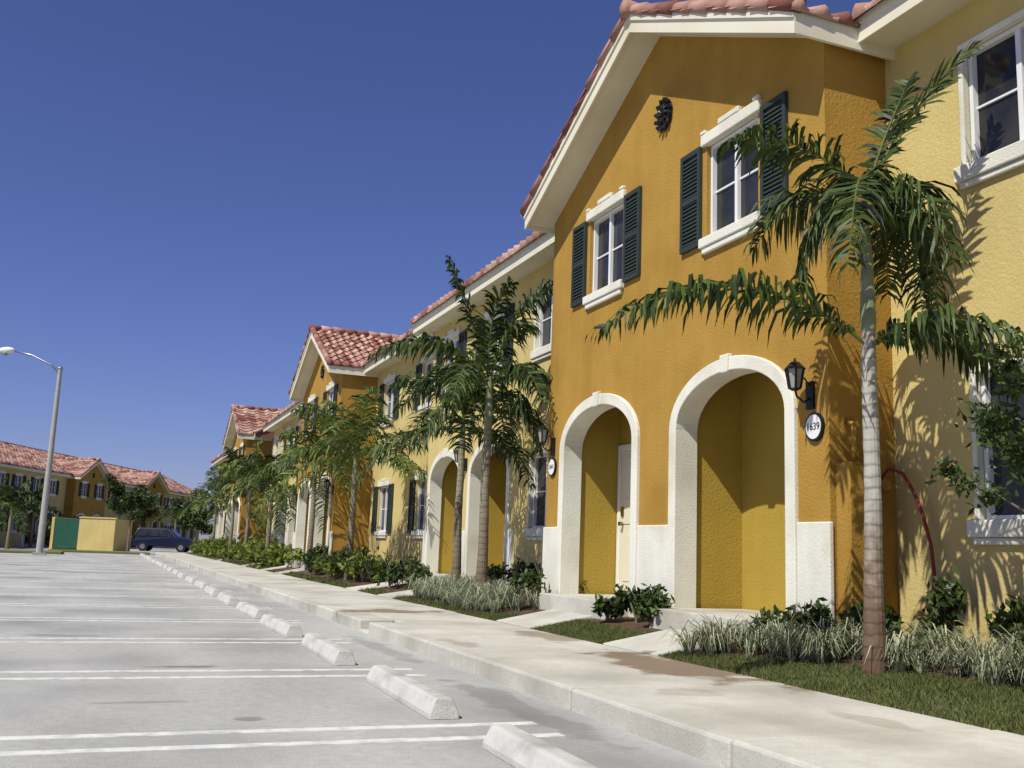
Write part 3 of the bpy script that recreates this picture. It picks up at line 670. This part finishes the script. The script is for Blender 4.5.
# ------------------------------------------------------------ street lamp
def at(xpix,D):
    r_=(xpix-512)/1000*D; return (RV*r_+DV*D)
p=at(54,50); e=empty('street_lamp',(p.x,p.y,0))
m=MB(); m.tube([(0,0,0),(0,0,9.4)],[.17,.1],14); m.box(-.3,.3,-.3,.3,0,.12); m.build('pole',['conc_pole'],e)
m=MB(); c=-RV; m.tube([(0,0,9.0),c*.5+Vector((0,0,9.5)),c*1.5+Vector((0,0,9.95)),c*2.5+Vector((0,0,10.15))],[.05,.045,.04,.035],8)
m.tube([(0,0,9.3),(0,0,9.35)],.13,12); m.build('arm',['chrome'],e,smooth=True)
m=MB(); b0=c*2.4+Vector((0,0,10.15)); m.tube([b0,b0+c*.12+Vector((0,0,.02)),b0+c*.4+Vector((0,0,.0)),b0+c*.7+Vector((0,0,-.02)),b0+c*.85+Vector((0,0,-.03))],[.05,.13,.19,.15,.03],12); m.build('lamp_head',['frame'],e,smooth=True)
m=MB(); q=b0+c*.45-Vector((0,0,.1)); m.tube([q,q-Vector((0,0,.1)),q-Vector((0,0,.17))],[.16,.13,.05],12); m.build('lens',['lglass'],e,smooth=True)

# ------------------------------------------------------------ dumpster enclosure
p=at(90,70); ang=math.atan2(RV.y,RV.x); e=empty('dumpster_enclosure',(p.x,p.y,0),ang)
m=MB(); m.box(0,2.5,0,.2,0,2.2); m.box(-1.9,-1.7,.0,3,0,2.2); m.box(2.3,2.5,.2,3,0,2.2); m.box(-1.9,2.5,3,3.2,0,2.2); m.box(-.04,2.56,-.05,.25,2.2,2.3); m.build('walls',['pale'],e,bevel=.02)
m=MB()
for i in range(14): m.box(-1.68+i*.12,-1.68+i*.12+.105,.05,.1,.12,2.15)
m.box(-1.69,-.01,.1,.14,.3,.42); m.box(-1.69,-.01,.1,.14,1.6,1.72); m.build('gate',['green'],e)
m=MB(); m.box(-58,-2,58,62,0.0,.14); m.box(-3,2.7,66,68,0,.14); m.build('parking_island',['farg'],bevel=.03)
m=MB(); m.box(-60,28,95,96,0,.14); m.build('kerb',['concrete'])
random.seed(21)
p=at(140,64); leafy_tree('street_tree',p.x,p.y,3.8,1.6,5000,.13,'leafd',z=0,tr=.07)
p=at(205,72); leafy_tree('street_tree',p.x,p.y,3.0,1.5,4200,.14,'leafd',z=0,tr=.07)
for (xp,D,h) in [(22,60,2.2),(44,75,2.4),(6,66,2.2),(100,95,3),(185,96,2.6)]:
    p=at(xp,D); palm('palm_tree',p.x,p.y,h,r=.12,n=12,FL=2.2,ll=.7,seed=int(xp),nl=26,matn='palm',wd=.06,low=5)
m=MB()
for _ in range(60):
    p=at(random.uniform(-60,120),random.uniform(80,90)); leafcloud(m,p.x,p.y,.5,1.0,1.0,.7,120,.2)
m.build('hedge',['leafd'])

def car(name,loc,rot):
    e=empty(name,loc,rot)
    prof=[(-2.3,.42),(-2.34,.75),(-2.28,1.05),(-2.2,1.12),(-2.02,1.72),(-1.8,1.8),(0.25,1.8),(0.5,1.74),(1.15,1.16),(2.05,1.04),(2.3,.92),(2.36,.6),(2.3,.4)]
    n=len(prof); m=MB()
    def hw(z): return .92 if z<1.1 else .92-(z-1.1)*.32
    vs=[(x,-hw(z),z) for x,z in prof]+[(x,hw(z),z) for x,z in prof]
    m.add(vs,[(i,(i+1)%n,n+(i+1)%n,n+i) for i in range(n)]+[tuple(range(n-1,-1,-1)),tuple(range(n,2*n))])
    m.build('body',['carp'],e,bevel=.05)
    m=MB()
    for sg in (-1,1):
        for q in ([(-1.98,1.18),(-1.85,1.66),(-1.15,1.68),(-1.15,1.18)],[(-1.05,1.18),(-1.05,1.68),(-.25,1.68),(-.25,1.18)],[(-.15,1.18),(-.15,1.68),(.32,1.68),(.92,1.18)]):
            m.add([(x,sg*(hw(z)+.012),z) for x,z in q],[(0,1,2,3)])
    m.add([(1.12,-.8,1.21),(1.12,.8,1.21),(.55,.68,1.71),(.55,-.68,1.71)],[(0,1,2,3)]); m.add([(-2.2,-.78,1.18),(-2.2,.78,1.18),(-2.05,.68,1.66),(-2.05,-.68,1.66)],[(0,1,2,3)])
    m.build('windows',['glass'],e)
    m=MB()
    for x in (-1.45,1.45):
        for sg in (-1,1):
            m.tube([(x,sg*.7,.36),(x,sg*.94,.36)],.36,20,0); m.tube([(x,sg*.94,.36),(x,sg*.955,.36)],.2,14,1)
    m.build('wheels',['rubber','chrome'],e)
    m=MB()
    for sg in (-1,1): m.box(2.28,2.37,sg*.72-.13,sg*.72+.13,.78,.94,0); m.box(-2.36,-2.27,sg*.8-.08,sg*.8+.08,.85,1.1,1)
    m.build('lamps',['lglass','redl'],e)
    return e
p=at(176,80); car('parked_car',(p.x,p.y,0),math.radians(-16))
print('FACES',sum(len(o.data.polygons) for o in bpy.data.objects if o.type=='MESH'))
